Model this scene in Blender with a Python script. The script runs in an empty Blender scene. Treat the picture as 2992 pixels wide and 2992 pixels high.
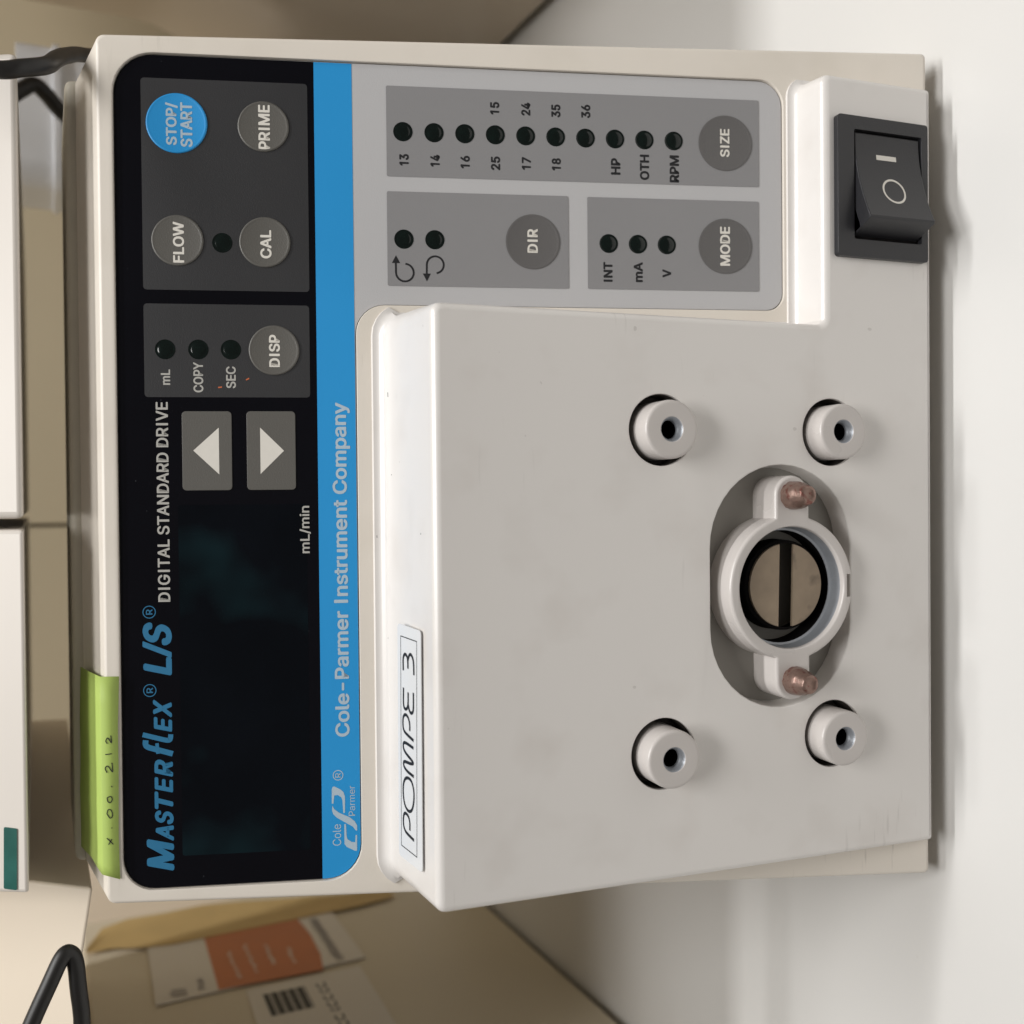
import bpy, bmesh, math, random, os
from mathutils import Vector, Matrix
from mathutils.geometry import tessellate_polygon
random.seed(7)
MM = 0.001
D = bpy.data
scene = bpy.context.scene
col = scene.collection

# ------------------------------------------------------------------ camera, world, lamps, exposure
XC = Vector((0.9998814, 0.00899893, 0.01249852))
YC = Vector((0.00754032, 0.42157736, -0.90676109))
ZC = Vector((-0.01342897, 0.90674779, 0.4214595))
CAMP = Vector((-7.8117, -195.0353, 215.45)) * MM
def c2w(v):
    return Vector((XC.dot(v), YC.dot(v), ZC.dot(v)))
cx, cy, cz = c2w(Vector((0, -1, 0))), c2w(Vector((1, 0, 0))), c2w(Vector((0, 0, 1)))
cam = D.cameras.new('camera')
camo = D.objects.new('camera', cam)
col.objects.link(camo)
camo.matrix_world = Matrix(((cx.x, cy.x, cz.x, CAMP.x), (cx.y, cy.y, cz.y, CAMP.y), (cx.z, cy.z, cz.z, CAMP.z), (0, 0, 0, 1)))
cam.sensor_width = 36
cam.lens = 36
cam.clip_start = 0.01
cam.clip_end = 50
cam.dof.use_dof = True
cam.dof.focus_distance = 0.243
cam.dof.aperture_fstop = 13
scene.camera = camo

w = D.worlds.new('World')
scene.world = w
w.use_nodes = True
wb = w.node_tree.nodes['Background']
wb.inputs[0].default_value = (1.0, 0.94, 0.87, 1)
wb.inputs[1].default_value = 0.12

def area(name, loc, target, sx, sy, power, color):
    l = D.lights.new(name, 'AREA')
    l.shape = 'RECTANGLE'
    l.size, l.size_y = sx, sy
    l.energy = power
    l.color = color
    o = D.objects.new(name, l)
    col.objects.link(o)
    o.location = loc
    o.rotation_euler = (Vector(target) - Vector(loc)).to_track_quat('-Z', 'Y').to_euler()
    return o
area('ceiling_tube', (0.40, 0.02, 1.45), (0.40, 0.02, 0), 1.0, 0.07, 12.5, (1.0, 0.995, 0.985))
area('ceiling_panel', (0.22, -0.62, 1.85), (0.0, 0.0, 0.0), 0.9, 0.36, 17.5, (1.0, 0.985, 0.965))

scene.view_settings.view_transform = 'Standard'
scene.view_settings.look = 'None'
scene.view_settings.exposure = 0.1
scene.view_settings.gamma = 1

# ------------------------------------------------------------------ frames (millimetres)
PU = Vector((0, 0.3066, 0.9519)); PN = Vector((0, -0.9519, 0.3066))
FU = Vector((0, 0.0875, 0.9962)); FN = Vector((0, -0.9962, 0.0875))
XW = Vector((1, 0, 0))
P_O = Vector((0, 0, 6)); F_O = P_O + PN * 3.0
T_O = F_O + FU * 132.6
TV = Vector((0, 0.9958, 0.0908)); TN = XW.cross(TV)
HO = Vector((0, 63.2, 202.0)); HV = Vector((0, 22, 4.0)).normalized(); HN = XW.cross(HV)

def frame(o, u, n, s=0, t=0, h=0, rz=0):
    org = (o + XW * s + u * t + n * h) * MM
    m = Matrix(((1, u.x, n.x, org.x), (0, u.y, n.y, org.y), (0, u.z, n.z, org.z), (0, 0, 0, 1)))
    if rz: m = m @ Matrix.Rotation(rz, 4, 'Z')
    return m
def FP(s=0, t=0, h=0, rz=0): return frame(P_O, PU, PN, s, t, h, rz)
def FF(s=0, t=0, h=0, rz=0): return frame(F_O, FU, FN, s, t, h, rz)
def FT(s=0, t=0, h=0, rz=0): return frame(T_O, TV, TN, s, t, h, rz)
def FH(s=0, t=0, h=0, rz=0): return frame(HO, HV, HN, s, t, h, rz)

# ------------------------------------------------------------------ materials
def nodes_of(m):
    m.use_nodes = True
    nt = m.node_tree
    return nt, nt.nodes['Principled BSDF']
def mat(name, rgb, rough=0.45, metal=0.0, spec=0.5, var=0.04, vscale=30, bump=0.0, bscale=2500, coat=0.0,
        dirt_or_glare=None, dscale=60, dmin=0.62, dmax=0.72, dfac=0.5, rvar=0.06, stretch=None, scuff=0):
    m = D.materials.new(name)
    nt, b = nodes_of(m)
    N, L = nt.nodes, nt.links
    b.inputs['Roughness'].default_value = rough
    b.inputs['Metallic'].default_value = metal
    b.inputs['Specular IOR Level'].default_value = spec
    if coat:
        b.inputs['Coat Weight'].default_value = coat
        b.inputs['Coat Roughness'].default_value = 0.08
    geo = N.new('ShaderNodeNewGeometry')
    src = geo.outputs['Position']
    if stretch:
        mp = N.new('ShaderNodeMapping'); mp.inputs['Scale'].default_value = stretch
        L.new(src, mp.inputs['Vector']); src = mp.outputs['Vector']
    n1 = N.new('ShaderNodeTexNoise'); n1.inputs['Scale'].default_value = vscale; n1.inputs['Detail'].default_value = 5
    L.new(src, n1.inputs['Vector'])
    hsv = N.new('ShaderNodeMix'); hsv.data_type = 'RGBA'
    hsv.inputs['A'].default_value = tuple(max(0, c * (1 - var)) for c in rgb) + (1,)
    hsv.inputs['B'].default_value = tuple(min(1, c * (1 + var)) for c in rgb) + (1,)
    L.new(n1.outputs['Fac'], hsv.inputs['Factor'])
    out = hsv.outputs['Result']
    if dirt_or_glare:
        n2 = N.new('ShaderNodeTexNoise'); n2.inputs['Scale'].default_value = dscale; n2.inputs['Detail'].default_value = 3
        L.new(src, n2.inputs['Vector'])
        mr = N.new('ShaderNodeMapRange'); mr.inputs['From Min'].default_value = dmin; mr.inputs['From Max'].default_value = dmax
        mr.inputs['To Max'].default_value = dfac
        L.new(n2.outputs['Fac'], mr.inputs['Value'])
        mx = N.new('ShaderNodeMix'); mx.data_type = 'RGBA'
        mx.inputs['B'].default_value = tuple(dirt_or_glare) + (1,)
        L.new(mr.outputs['Result'], mx.inputs['Factor']); L.new(out, mx.inputs['A'])
        out = mx.outputs['Result']
    if scuff:
        mp2 = N.new('ShaderNodeMapping'); mp2.inputs['Scale'].default_value = (60, 60, 700); mp2.inputs['Rotation'].default_value = (0.2, 0.7, 0.1)
        n4 = N.new('ShaderNodeTexNoise'); n4.inputs['Scale'].default_value = 1.0; n4.inputs['Detail'].default_value = 2
        L.new(geo.outputs['Position'], mp2.inputs['Vector']); L.new(mp2.outputs['Vector'], n4.inputs['Vector'])
        n5 = N.new('ShaderNodeTexNoise'); n5.inputs['Scale'].default_value = 28; n5.inputs['Detail'].default_value = 1
        L.new(geo.outputs['Position'], n5.inputs['Vector'])
        m4 = N.new('ShaderNodeMapRange'); m4.inputs['From Min'].default_value = 0.64; m4.inputs['From Max'].default_value = 0.72
        m5 = N.new('ShaderNodeMapRange'); m5.inputs['From Min'].default_value = 0.56; m5.inputs['From Max'].default_value = 0.68; m5.inputs['To Max'].default_value = scuff
        L.new(n4.outputs['Fac'], m4.inputs['Value']); L.new(n5.outputs['Fac'], m5.inputs['Value'])
        mm = N.new('ShaderNodeMath'); mm.operation = 'MULTIPLY'; L.new(m4.outputs['Result'], mm.inputs[0]); L.new(m5.outputs['Result'], mm.inputs[1])
        n6 = N.new('ShaderNodeTexNoise'); n6.inputs['Scale'].default_value = 520; n6.inputs['Detail'].default_value = 0
        L.new(geo.outputs['Position'], n6.inputs['Vector'])
        m6 = N.new('ShaderNodeMapRange'); m6.inputs['From Min'].default_value = 0.885; m6.inputs['From Max'].default_value = 0.90; m6.inputs['To Max'].default_value = 0.3
        L.new(n6.outputs['Fac'], m6.inputs['Value'])
        ma = N.new('ShaderNodeMath'); ma.operation = 'MAXIMUM'; L.new(mm.outputs[0], ma.inputs[0]); L.new(m6.outputs['Result'], ma.inputs[1])
        mx2 = N.new('ShaderNodeMix'); mx2.data_type = 'RGBA'; mx2.inputs['B'].default_value = (0.30, 0.27, 0.24, 1)
        L.new(ma.outputs[0], mx2.inputs['Factor']); L.new(out, mx2.inputs['A']); out = mx2.outputs['Result']
    L.new(out, b.inputs['Base Color'])
    mr2 = N.new('ShaderNodeMapRange'); mr2.inputs['To Min'].default_value = max(0.02, rough - rvar); mr2.inputs['To Max'].default_value = rough + rvar
    L.new(n1.outputs['Fac'], mr2.inputs['Value']); L.new(mr2.outputs['Result'], b.inputs['Roughness'])
    if bump:
        n3 = N.new('ShaderNodeTexNoise'); n3.inputs['Scale'].default_value = bscale; n3.inputs['Detail'].default_value = 2
        L.new(src, n3.inputs['Vector'])
        bp = N.new('ShaderNodeBump'); bp.inputs['Strength'].default_value = bump; bp.inputs['Distance'].default_value = 0.0002
        L.new(n3.outputs['Fac'], bp.inputs['Height']); L.new(bp.outputs['Normal'], b.inputs['Normal'])
    return m

M = {}
M['cream'] = mat('cream_plastic', (0.73, 0.675, 0.60), 0.42, bump=0.10, bscale=1800, dirt_or_glare=(0.42, 0.37, 0.27), dscale=45, dmin=0.52, dmax=0.85, dfac=0.2, scuff=0.4)
M['pump'] = mat('pale_moulded_plastic', (0.75, 0.72, 0.69), 0.32, spec=1.0, var=0.025, vscale=18, bump=0.06, bscale=1500, dirt_or_glare=(0.40, 0.33, 0.27), dscale=60, dmin=0.52, dmax=0.85, dfac=0.2, scuff=0.22, rvar=0.1)
M['boss'] = mat('painted_boss', (0.57, 0.535, 0.51), 0.28, var=0.03)
M['bench'] = mat('white_laminate', (0.71, 0.70, 0.68), 0.36, var=0.012, vscale=12, bump=0.05, bscale=900, dirt_or_glare=(0.5, 0.46, 0.4), dscale=160, dmin=0.76, dmax=0.80, dfac=0.35)
M['black'] = mat('black_print', (0.003, 0.003, 0.005), 0.20, var=0.2, spec=0.22, dirt_or_glare=(0.12, 0.13, 0.14), dscale=900, dmin=0.765, dmax=0.82, dfac=0.5)
M['charcoal'] = mat('charcoal_print', (0.030, 0.030, 0.032), 0.42, var=0.06, bump=0.25, bscale=3500)
M['lightgrey'] = mat('light_grey_print', (0.48, 0.475, 0.48), 0.42, var=0.02, bump=0.15, bscale=3500)
M['midgrey'] = mat('mid_grey_print', (0.25, 0.246, 0.25), 0.42, var=0.02, bump=0.15, bscale=3500)
M['blue'] = mat('blue_print', (0.02, 0.29, 0.65), 0.40, var=0.03, bump=0.12, bscale=3500)
M['bluetext'] = mat('blue_lettering', (0.02, 0.155, 0.30), 0.45, var=0.1, vscale=400)
M['keygrey'] = mat('warm_grey_key', (0.105, 0.10, 0.090), 0.42, var=0.04, bump=0.3, bscale=3500)
M['keydark'] = mat('dark_grey_key', (0.12, 0.115, 0.113), 0.42, var=0.03, bump=0.2, bscale=3500)
M['keyblue'] = mat('blue_key', (0.02, 0.29, 0.66), 0.40, var=0.03, bump=0.15, bscale=3500)
M['white'] = mat('white_print', (0.70, 0.67, 0.61), 0.5, var=0.04, vscale=500)
M['greytext'] = mat('pale_print', (0.42, 0.41, 0.38), 0.5, var=0.05, vscale=500)
M['paletext'] = mat('pale_blue_print', (0.42, 0.52, 0.60), 0.5, var=0.04, vscale=500)
M['ink'] = mat('black_ink', (0.010, 0.010, 0.012), 0.5, var=0.1)
M['led'] = mat('dark_green_lens', (0.002, 0.006, 0.005), 0.12, var=0.5, vscale=700)
M['glass'] = mat('tinted_display_window', (0.002, 0.003, 0.005), 0.15, spec=0.22, var=0.5, vscale=50, dirt_or_glare=(0.03, 0.12, 0.14), dscale=24, dmin=0.60, dmax=0.90, dfac=0.26)  # teal mottling paints a reflection streak into the glass colour
M['switch'] = mat('black_switch_plastic', (0.022, 0.022, 0.025), 0.36, var=0.06, bump=0.2, bscale=3000)
M['hole'] = mat('dark_cavity', (0.006, 0.005, 0.005), 0.8, spec=0.1)
M['recess'] = mat('recess_plastic', (0.36, 0.34, 0.31), 0.45, var=0.04)
M['steel'] = mat('cast_metal', (0.36, 0.38, 0.41), 0.45, metal=0.3, var=0.15, vscale=300, bump=0.6, bscale=900)
M['shaft'] = mat('worn_brass_shaft', (0.29, 0.225, 0.16), 0.5, metal=0.25, var=0.3, vscale=220, dirt_or_glare=(0.06, 0.045, 0.035), dscale=170, dmin=0.58, dmax=0.74, dfac=0.6)
M['copper'] = mat('red_brown_pin', (0.25, 0.165, 0.135), 0.34, metal=0.6, var=0.35, vscale=900, bump=0.5, bscale=1200, dirt_or_glare=(0.16, 0.04, 0.03), dscale=700, dmin=0.55, dmax=0.65, dfac=0.7)
M['labelwhite'] = mat('white_label_tape', (0.70, 0.71, 0.72), 0.25, var=0.01)
M['green'] = mat('green_paper', (0.40, 0.53, 0.12), 0.65, var=0.06, vscale=120)
M['greendark'] = mat('green_paper_under_tape', (0.38, 0.45, 0.17), 0.4, var=0.10, vscale=110)
M['tapegloss'] = mat('clear_tape', (0.40, 0.41, 0.22), 0.25, var=0.25, vscale=200)
M['rubber'] = mat('black_rubber', (0.012, 0.011, 0.010), 0.45)
M['housing'] = mat('housing_metal', (0.60, 0.56, 0.47), 0.5, var=0.03, bump=0.1, bscale=1200)
M['rail'] = mat('white_rail_paint', (0.72, 0.67, 0.61), 0.4, var=0.01)
M['wall'] = mat('beige_backsplash', (0.46, 0.39, 0.27), 0.55, var=0.04, vscale=8)
M['seam'] = mat('dark_joint', (0.05, 0.035, 0.025), 0.7)
M['creamcab'] = mat('cream_cabinet_paint', (0.78, 0.68, 0.55), 0.5, var=0.015, vscale=8)
M['instr'] = mat('beige_instrument_paint', (0.72, 0.64, 0.50), 0.5, var=0.04, vscale=10)
M['steelbox'] = mat('satin_steel', (0.62, 0.53, 0.42), 0.38, metal=0.25, var=0.05, vscale=6, stretch=(1, 1, 6))
M['vessel'] = mat('white_tank_plastic', (0.90, 0.91, 0.93), 0.4, var=0.01)
M['greenwin'] = mat('dark_green_window', (0.015, 0.11, 0.09), 0.3, var=0.4, vscale=150)
M['masking'] = mat('yellow_masking_tape', (0.62, 0.44, 0.19), 0.6, var=0.12, vscale=60)
M['card'] = mat('pale_card', (0.80, 0.75, 0.68), 0.55, var=0.02)
M['orange'] = mat('orange_print', (0.58, 0.19, 0.07), 0.5, var=0.12, vscale=60)
M['greymark'] = mat('grey_print_marks', (0.22, 0.20, 0.21), 0.6, var=0.2, vscale=300)
M['fluff'] = mat('orange_fleck', (0.55, 0.13, 0.04), 0.6)

# ------------------------------------------------------------------ mesh helpers (verts in mm)
def finish(bm, name, m, parent=None, mtx=None, smooth=35, bevel=0, seg=3, label=None, wn=False):
    me = D.meshes.new(name)
    bmesh.ops.remove_doubles(bm, verts=bm.verts, dist=1e-7)
    bmesh.ops.recalc_face_normals(bm, faces=bm.faces)
    bm.to_mesh(me); bm.free()
    me.materials.append(M[m] if isinstance(m, str) else m)
    if smooth:
        for p in me.polygons: p.use_smooth = True
        me.set_sharp_from_angle(angle=math.radians(smooth))
    o = D.objects.new(name, me)
    col.objects.link(o)
    if parent: o.parent = parent
    if mtx is not None: o.matrix_basis = mtx
    if bevel:
        b = o.modifiers.new('bevel', 'BEVEL'); b.width = bevel * MM; b.segments = seg; b.limit_method = 'ANGLE'; b.angle_limit = math.radians(35)
    if wn:
        q = o.modifiers.new('weighted_normal', 'WEIGHTED_NORMAL'); q.keep_sharp = True; q.weight = 100
    if label: o['label'] = label
    return o
def root(name, label, cat, loc=(0, 0, 0), group=None):
    o = D.objects.new(name, None)
    col.objects.link(o)
    o.empty_display_size = 0.02
    o.location = Vector(loc) * MM
    o['label'] = label; o['category'] = cat
    if group: o['group'] = group
    return o
def tag(o, label, cat, group=None):
    o['label'] = label; o['category'] = cat
    if group: o['group'] = group
    return o
def circ(r, n=32, cx=0, cy=0, a0=0):
    return [(cx + r * math.cos(a0 + 2 * math.pi * i / n), cy + r * math.sin(a0 + 2 * math.pi * i / n)) for i in range(n)]
def racetrack(cx, cy, w, h, n=20):
    r = h / 2; f = w / 2 - r; out = []
    for i in range(n + 1):
        a = -math.pi / 2 + math.pi * i / n; out.append((cx + f + r * math.cos(a), cy + r * math.sin(a)))
    for i in range(n + 1):
        a = math.pi / 2 + math.pi * i / n; out.append((cx - f + r * math.cos(a), cy + r * math.sin(a)))
    return out
def roundpoly(pts, radii, seg=6):
    out = []
    n = len(pts)
    if not hasattr(radii, '__len__'): radii = [radii] * n
    for i in range(n):
        p = Vector(pts[i]); a = Vector(pts[i - 1]); b = Vector(pts[(i + 1) % n]); r = radii[i]
        if r <= 0: out.append(tuple(p)); continue
        da = (a - p).normalized(); db = (b - p).normalized()
        ang = da.angle(db); tl = r / math.tan(ang / 2)
        p1 = p + da * tl; p2 = p + db * tl
        c = p + (da + db).normalized() * (r / math.sin(ang / 2))
        v1 = p1 - c; v2 = p2 - c
        a1 = math.atan2(v1.y, v1.x); a2 = math.atan2(v2.y, v2.x)
        d = (a2 - a1 + math.pi) % (2 * math.pi) - math.pi
        for k in range(seg + 1):
            t = a1 + d * k / seg
            out.append((c.x + r * math.cos(t), c.y + r * math.sin(t)))
    return out
def cap(bm, outer, holes, h, ov=None, hv=None):
    """tessellated face with holes; returns vertex lists"""
    loops = [[Vector((x * MM, y * MM, 0)) for x, y in outer]] + [[Vector((x * MM, y * MM, 0)) for x, y in hh] for hh in holes]
    tris = tessellate_polygon(loops)
    vs = []
    src = [ov] + (hv or [None] * len(holes))
    for lp, sv in zip(loops, src):
        vs += sv if sv else [bm.verts.new((v.x, v.y, h * MM)) for v in lp]
    for t in tris:
        try: bm.faces.new([vs[i] for i in t])
        except ValueError: pass
    return vs
def ring(bm, pts, h):
    return [bm.verts.new((x * MM, y * MM, h * MM)) for x, y in pts]
def bridge(bm, a, b):
    n = len(a)
    for i in range(n):
        try: bm.faces.new((a[i], a[(i + 1) % n], b[(i + 1) % n], b[i]))
        except ValueError: pass
def prism_bm(outer, h0, h1, holes=(), bm=None):
    bm = bm or bmesh.new()
    tops = [ring(bm, outer, h1)] + [ring(bm, h, h1) for h in holes]
    bots = [ring(bm, outer, h0)] + [ring(bm, h, h0) for h in holes]
    cap(bm, outer, holes, h1, tops[0], tops[1:])
    cap(bm, outer, holes, h0, bots[0], bots[1:])
    for a, b in zip(tops, bots): bridge(bm, a, b)
    return bm
def prism(name, outer, h0, h1, m, parent, mtx, holes=(), bevel=0, seg=2, label=None, smooth=35):
    return finish(prism_bm(outer, h0, h1, holes), name, m, parent, mtx, smooth, bevel, seg, label)
def rect(x0, y0, x1, y1): return [(x0, y0), (x1, y0), (x1, y1), (x0, y1)]
def lathe_bm(prof, n=48, cx=0, cy=0, bm=None, arc=None):
    """prof: (r,h) list"""
    bm = bm or bmesh.new()
    prev = None
    for r, h in prof:
        cur = ring(bm, circ(max(r, 0.0005), n, cx, cy), h)
        if prev: bridge(bm, prev, cur)
        prev = cur
    return bm
def box(name, x0, y0, z0, x1, y1, z1, m, parent=None, bevel=1.0, seg=3, label=None, loc=(0, 0, 0)):
    lx, ly, lz = loc
    bm = prism_bm(rect(x0 - lx, y0 - ly, x1 - lx, y1 - ly), z0 - lz, z1 - lz)
    return finish(bm, name, m, parent, None, 35, bevel, seg, label)
def tube(name, pts, r, m, parent=None, n=16, res=8, org=(0, 0, 0)):
    P = [Vector(p) - Vector(org) for p in pts]
    path = []
    for i in range(len(P) - 1):
        p0 = P[max(i - 1, 0)]; p1 = P[i]; p2 = P[i + 1]; p3 = P[min(i + 2, len(P) - 1)]
        for k in range(res):
            t = k / res
            path.append(0.5 * ((2 * p1) + (p2 - p0) * t + (2 * p0 - 5 * p1 + 4 * p2 - p3) * t * t + (3 * p1 - p0 - 3 * p2 + p3) * t ** 3))
    path.append(P[-1])
    bm = bmesh.new(); prev = None; up = Vector((0.1, 0.3, 1))
    for i, p in enumerate(path):
        d = (path[min(i + 1, len(path) - 1)] - path[max(i - 1, 0)]).normalized()
        a = (up - d * up.dot(d)).normalized(); b = d.cross(a); up = a
        cur = [bm.verts.new((p + (a * math.cos(q) + b * math.sin(q)) * r) * MM) for q in [2 * math.pi * k / n for k in range(n)]]
        if prev: bridge(bm, prev, cur)
        else: bm.faces.new(cur)
        prev = cur
    bm.faces.new(prev)
    return finish(bm, name, m, parent, None, 60)

# ---- lettering: flat outlines fitted to a measured rectangle
try:
    FONT = D.fonts.load(os.path.join(bpy.utils.system_resource('DATAFILES', path='fonts'), 'Inter.woff2'))
except Exception:
    FONT = None
def text_tris(s, bold=0.0, shear=0.0, space=1.0):
    cu = D.curves.new('lettering', 'FONT')
    if FONT: cu.font = FONT
    cu.body = s; cu.size = 1; cu.offset = bold; cu.shear = shear; cu.space_character = space
    cu.resolution_u = 3
    o = D.objects.new('lettering', cu)
    col.objects.link(o)
    dg = bpy.context.evaluated_depsgraph_get()
    me = D.meshes.new_from_object(o.evaluated_get(dg))
    vs = [(v.co.x, v.co.y) for v in me.vertices]; fs = [tuple(p.vertices) for p in me.polygons]
    D.objects.remove(o); D.curves.remove(cu); D.meshes.remove(me)
    if FONT and shear == 0 and ('I' in s or '1' in s):   # plain sans I and 1 instead of the slab forms
        par = list(range(len(vs)))
        def find(a):
            while par[a] != a: par[a] = par[par[a]]; a = par[a]
            return a
        for f in fs:
            for k in f[1:]: par[find(k)] = find(f[0])
        used = sorted({k for f in fs for k in f})
        comp = {}
        for k in used: comp.setdefault(find(k), []).append(k)
        isl = sorted(comp.values(), key=lambda c: (min(vs[k][0] for k in c) + max(vs[k][0] for k in c)))
        mg = []
        for c in isl:
            a, b = min(vs[k][0] for k in c), max(vs[k][0] for k in c)
            if mg and min(b, mg[-1][2]) - max(a, mg[-1][1]) > 0.5 * min(b - a, mg[-1][2] - mg[-1][1]):
                mg[-1] = (mg[-1][0] + c, min(a, mg[-1][1]), max(b, mg[-1][2]))
            else: mg.append((c, a, b))
        isl = [q[0] for q in mg]
        seq = list(s.replace(' ', ''))
        if len(seq) == len(isl):
            for c, ks in zip(seq, isl):
                if c not in 'I1': continue
                top = max(vs[k][1] for k in ks)
                low = [k for k in ks if c == 'I' or vs[k][1] < 0.3 * top]
                xc = (min(vs[k][0] for k in low) + max(vs[k][0] for k in low)) / 2
                hw = min(abs(vs[k][0] - xc) for k in low if abs(vs[k][0] - xc) > 0.01)
                for k in low: vs[k] = (min(max(vs[k][0], xc - hw), xc + hw), vs[k][1])
    return vs, fs
def add_text(bm, s, x0, x1, y0, y1, h, bold=0.012, shear=0.0, space=1.0, ref=None):
    """fit the text so that it spans x0..x1 and its capitals y0..y1 (ref = a string whose height is the capital height)"""
    vs, fs = text_tris(s, 0, shear, space)
    mx0 = min(v[0] for v in vs); mx1 = max(v[0] for v in vs)
    if ref: rv, _ = text_tris(ref, 0)
    else: rv = vs
    my0 = min(v[1] for v in rv); my1 = max(v[1] for v in rv)
    sx = (x1 - x0) / (mx1 - mx0); sy = (y1 - y0) / (my1 - my0)
    b = bold * (y1 - y0) * 1.15
    sh = [(0, 0)] if b <= 0 else [(0, 0), (b, 0), (-b, 0), (0, b * .7), (0, -b * .7), (b * .7, b * .5), (-b * .7, b * .5), (b * .7, -b * .5), (-b * .7, -b * .5)]
    kx = (x1 - x0 - 2 * b) / (x1 - x0); ky = (y1 - y0 - 1.4 * b) / (y1 - y0)
    for q, (ox, oy) in enumerate(sh):
        nv = [bm.verts.new(((x0 + b + ox + (v[0] - mx0) * sx * kx) * MM, (y0 + .7 * b + oy + (v[1] - my0) * sy * ky) * MM, (h + q * 0.0015) * MM)) for v in vs]
        for f in fs:
            try: bm.faces.new([nv[i] for i in f])
            except ValueError: pass
def stroke(bm, pts, wd, h, closed=False, taper=None):
    """flat ribbon along a polyline, mitred"""
    P = [Vector(p) for p in pts]; n = len(P)
    L, R = [], []
    for i in range(n):
        a = P[i - 1] if (i > 0 or closed) else P[i]; b = P[(i + 1) % n] if (i < n - 1 or closed) else P[i]
        d1 = (P[i] - a).normalized() if (P[i] - a).length > 1e-6 else (b - P[i]).normalized()
        d2 = (b - P[i]).normalized() if (b - P[i]).length > 1e-6 else d1
        d = (d1 + d2).normalized() if (d1 + d2).length > 1e-3 else d1
        nn = Vector((-d.y, d.x)); k = wd / 2 / max(0.5, nn.dot(Vector((-d1.y, d1.x))))
        if taper: k *= taper[i]
        L.append(bm.verts.new(((P[i].x + nn.x * k) * MM, (P[i].y + nn.y * k) * MM, h * MM)))
        R.append(bm.verts.new(((P[i].x - nn.x * k) * MM, (P[i].y - nn.y * k) * MM, h * MM)))
    for i in range(n if closed else n - 1):
        j = (i + 1) % n
        bm.faces.new((L[i], L[j], R[j], R[i]))
def smoothpts(pts, res=5, closed=False):
    P = [Vector(p) for p in pts]; n = len(P); out = []
    rng = range(n) if closed else range(n - 1)
    for i in rng:
        if closed: p0, p1, p2, p3 = P[i - 1], P[i], P[(i + 1) % n], P[(i + 2) % n]
        else: p0, p1, p2, p3 = P[max(i - 1, 0)], P[i], P[i + 1], P[min(i + 2, n - 1)]
        for k in range(res):
            t = k / res
            out.append(tuple(0.5 * ((2 * p1) + (p2 - p0) * t + (2 * p0 - 5 * p1 + 4 * p2 - p3) * t * t + (3 * p1 - p0 - 3 * p2 + p3) * t ** 3)))
    if not closed: out.append(tuple(P[-1]))
    return out
def poly(bm, pts, h):
    cap(bm, pts, [], h)
def sheet(bm, name, m, parent, mtx=None, label=None):
    bmesh.ops.recalc_face_normals(bm, faces=bm.faces)
    for f in bm.faces:
        if f.normal.z < 0: f.normal_flip()
    me = D.meshes.new(name); bm.to_mesh(me); bm.free()
    me.materials.append(M[m]); o = D.objects.new(name, me); col.objects.link(o); o.parent = parent
    if mtx is not None: o.matrix_basis = mtx
    if label: o['label'] = label
    return o

# ================================================================== SETTING
bench = box('bench_top', -1500, -700, -40, 1500, 460, 0, 'bench', bevel=2)
bench['kind'] = 'structure'
for x0, x1 in ((-1500, -21.6), (-20.0, 1500)):
    wp = box('wall', x0, 462, 0, x1, 480, 900, 'wall', bevel=1.0)
    wp['kind'] = 'structure'
wb_ = box('wall_joint', -23, 482, 0, -18, 486, 900, 'seam', bevel=0)
wb_['kind'] = 'structure'

# ================================================================== THE DRIVE UNIT
drive = root('pump_drive', 'cream benchtop pump drive with dark keypad, blue stripe and black rocker switch', 'pump drive')
ID = Matrix.Identity(4)

# housing behind the bezel
hb = prism_bm([(84, 8), (290, 8), (300, 18), (300, 172), (292, 180), (139, 206.4), (136, 207.2), (84, 207.6)], -98.3, 98.3)
finish(hb, 'housing', 'housing', drive, Matrix(((0, 0, 1, 0), (1, 0, 0, 0), (0, 1, 0, 0), (0, 0, 0, 1))), bevel=2.0, seg=4)
for fx, fy in ((-78, 42), (78, 42), (-78, 262), (78, 262)):
    fb = lathe_bm([(0, 0), (8, 0), (8.6, 0.8), (8.6, 5), (7.5, 8.4), (0, 8.4)], 24)
    finish(fb, 'foot', 'rubber', drive, Matrix.Translation(Vector((fx, fy, 0)) * MM))

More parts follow.
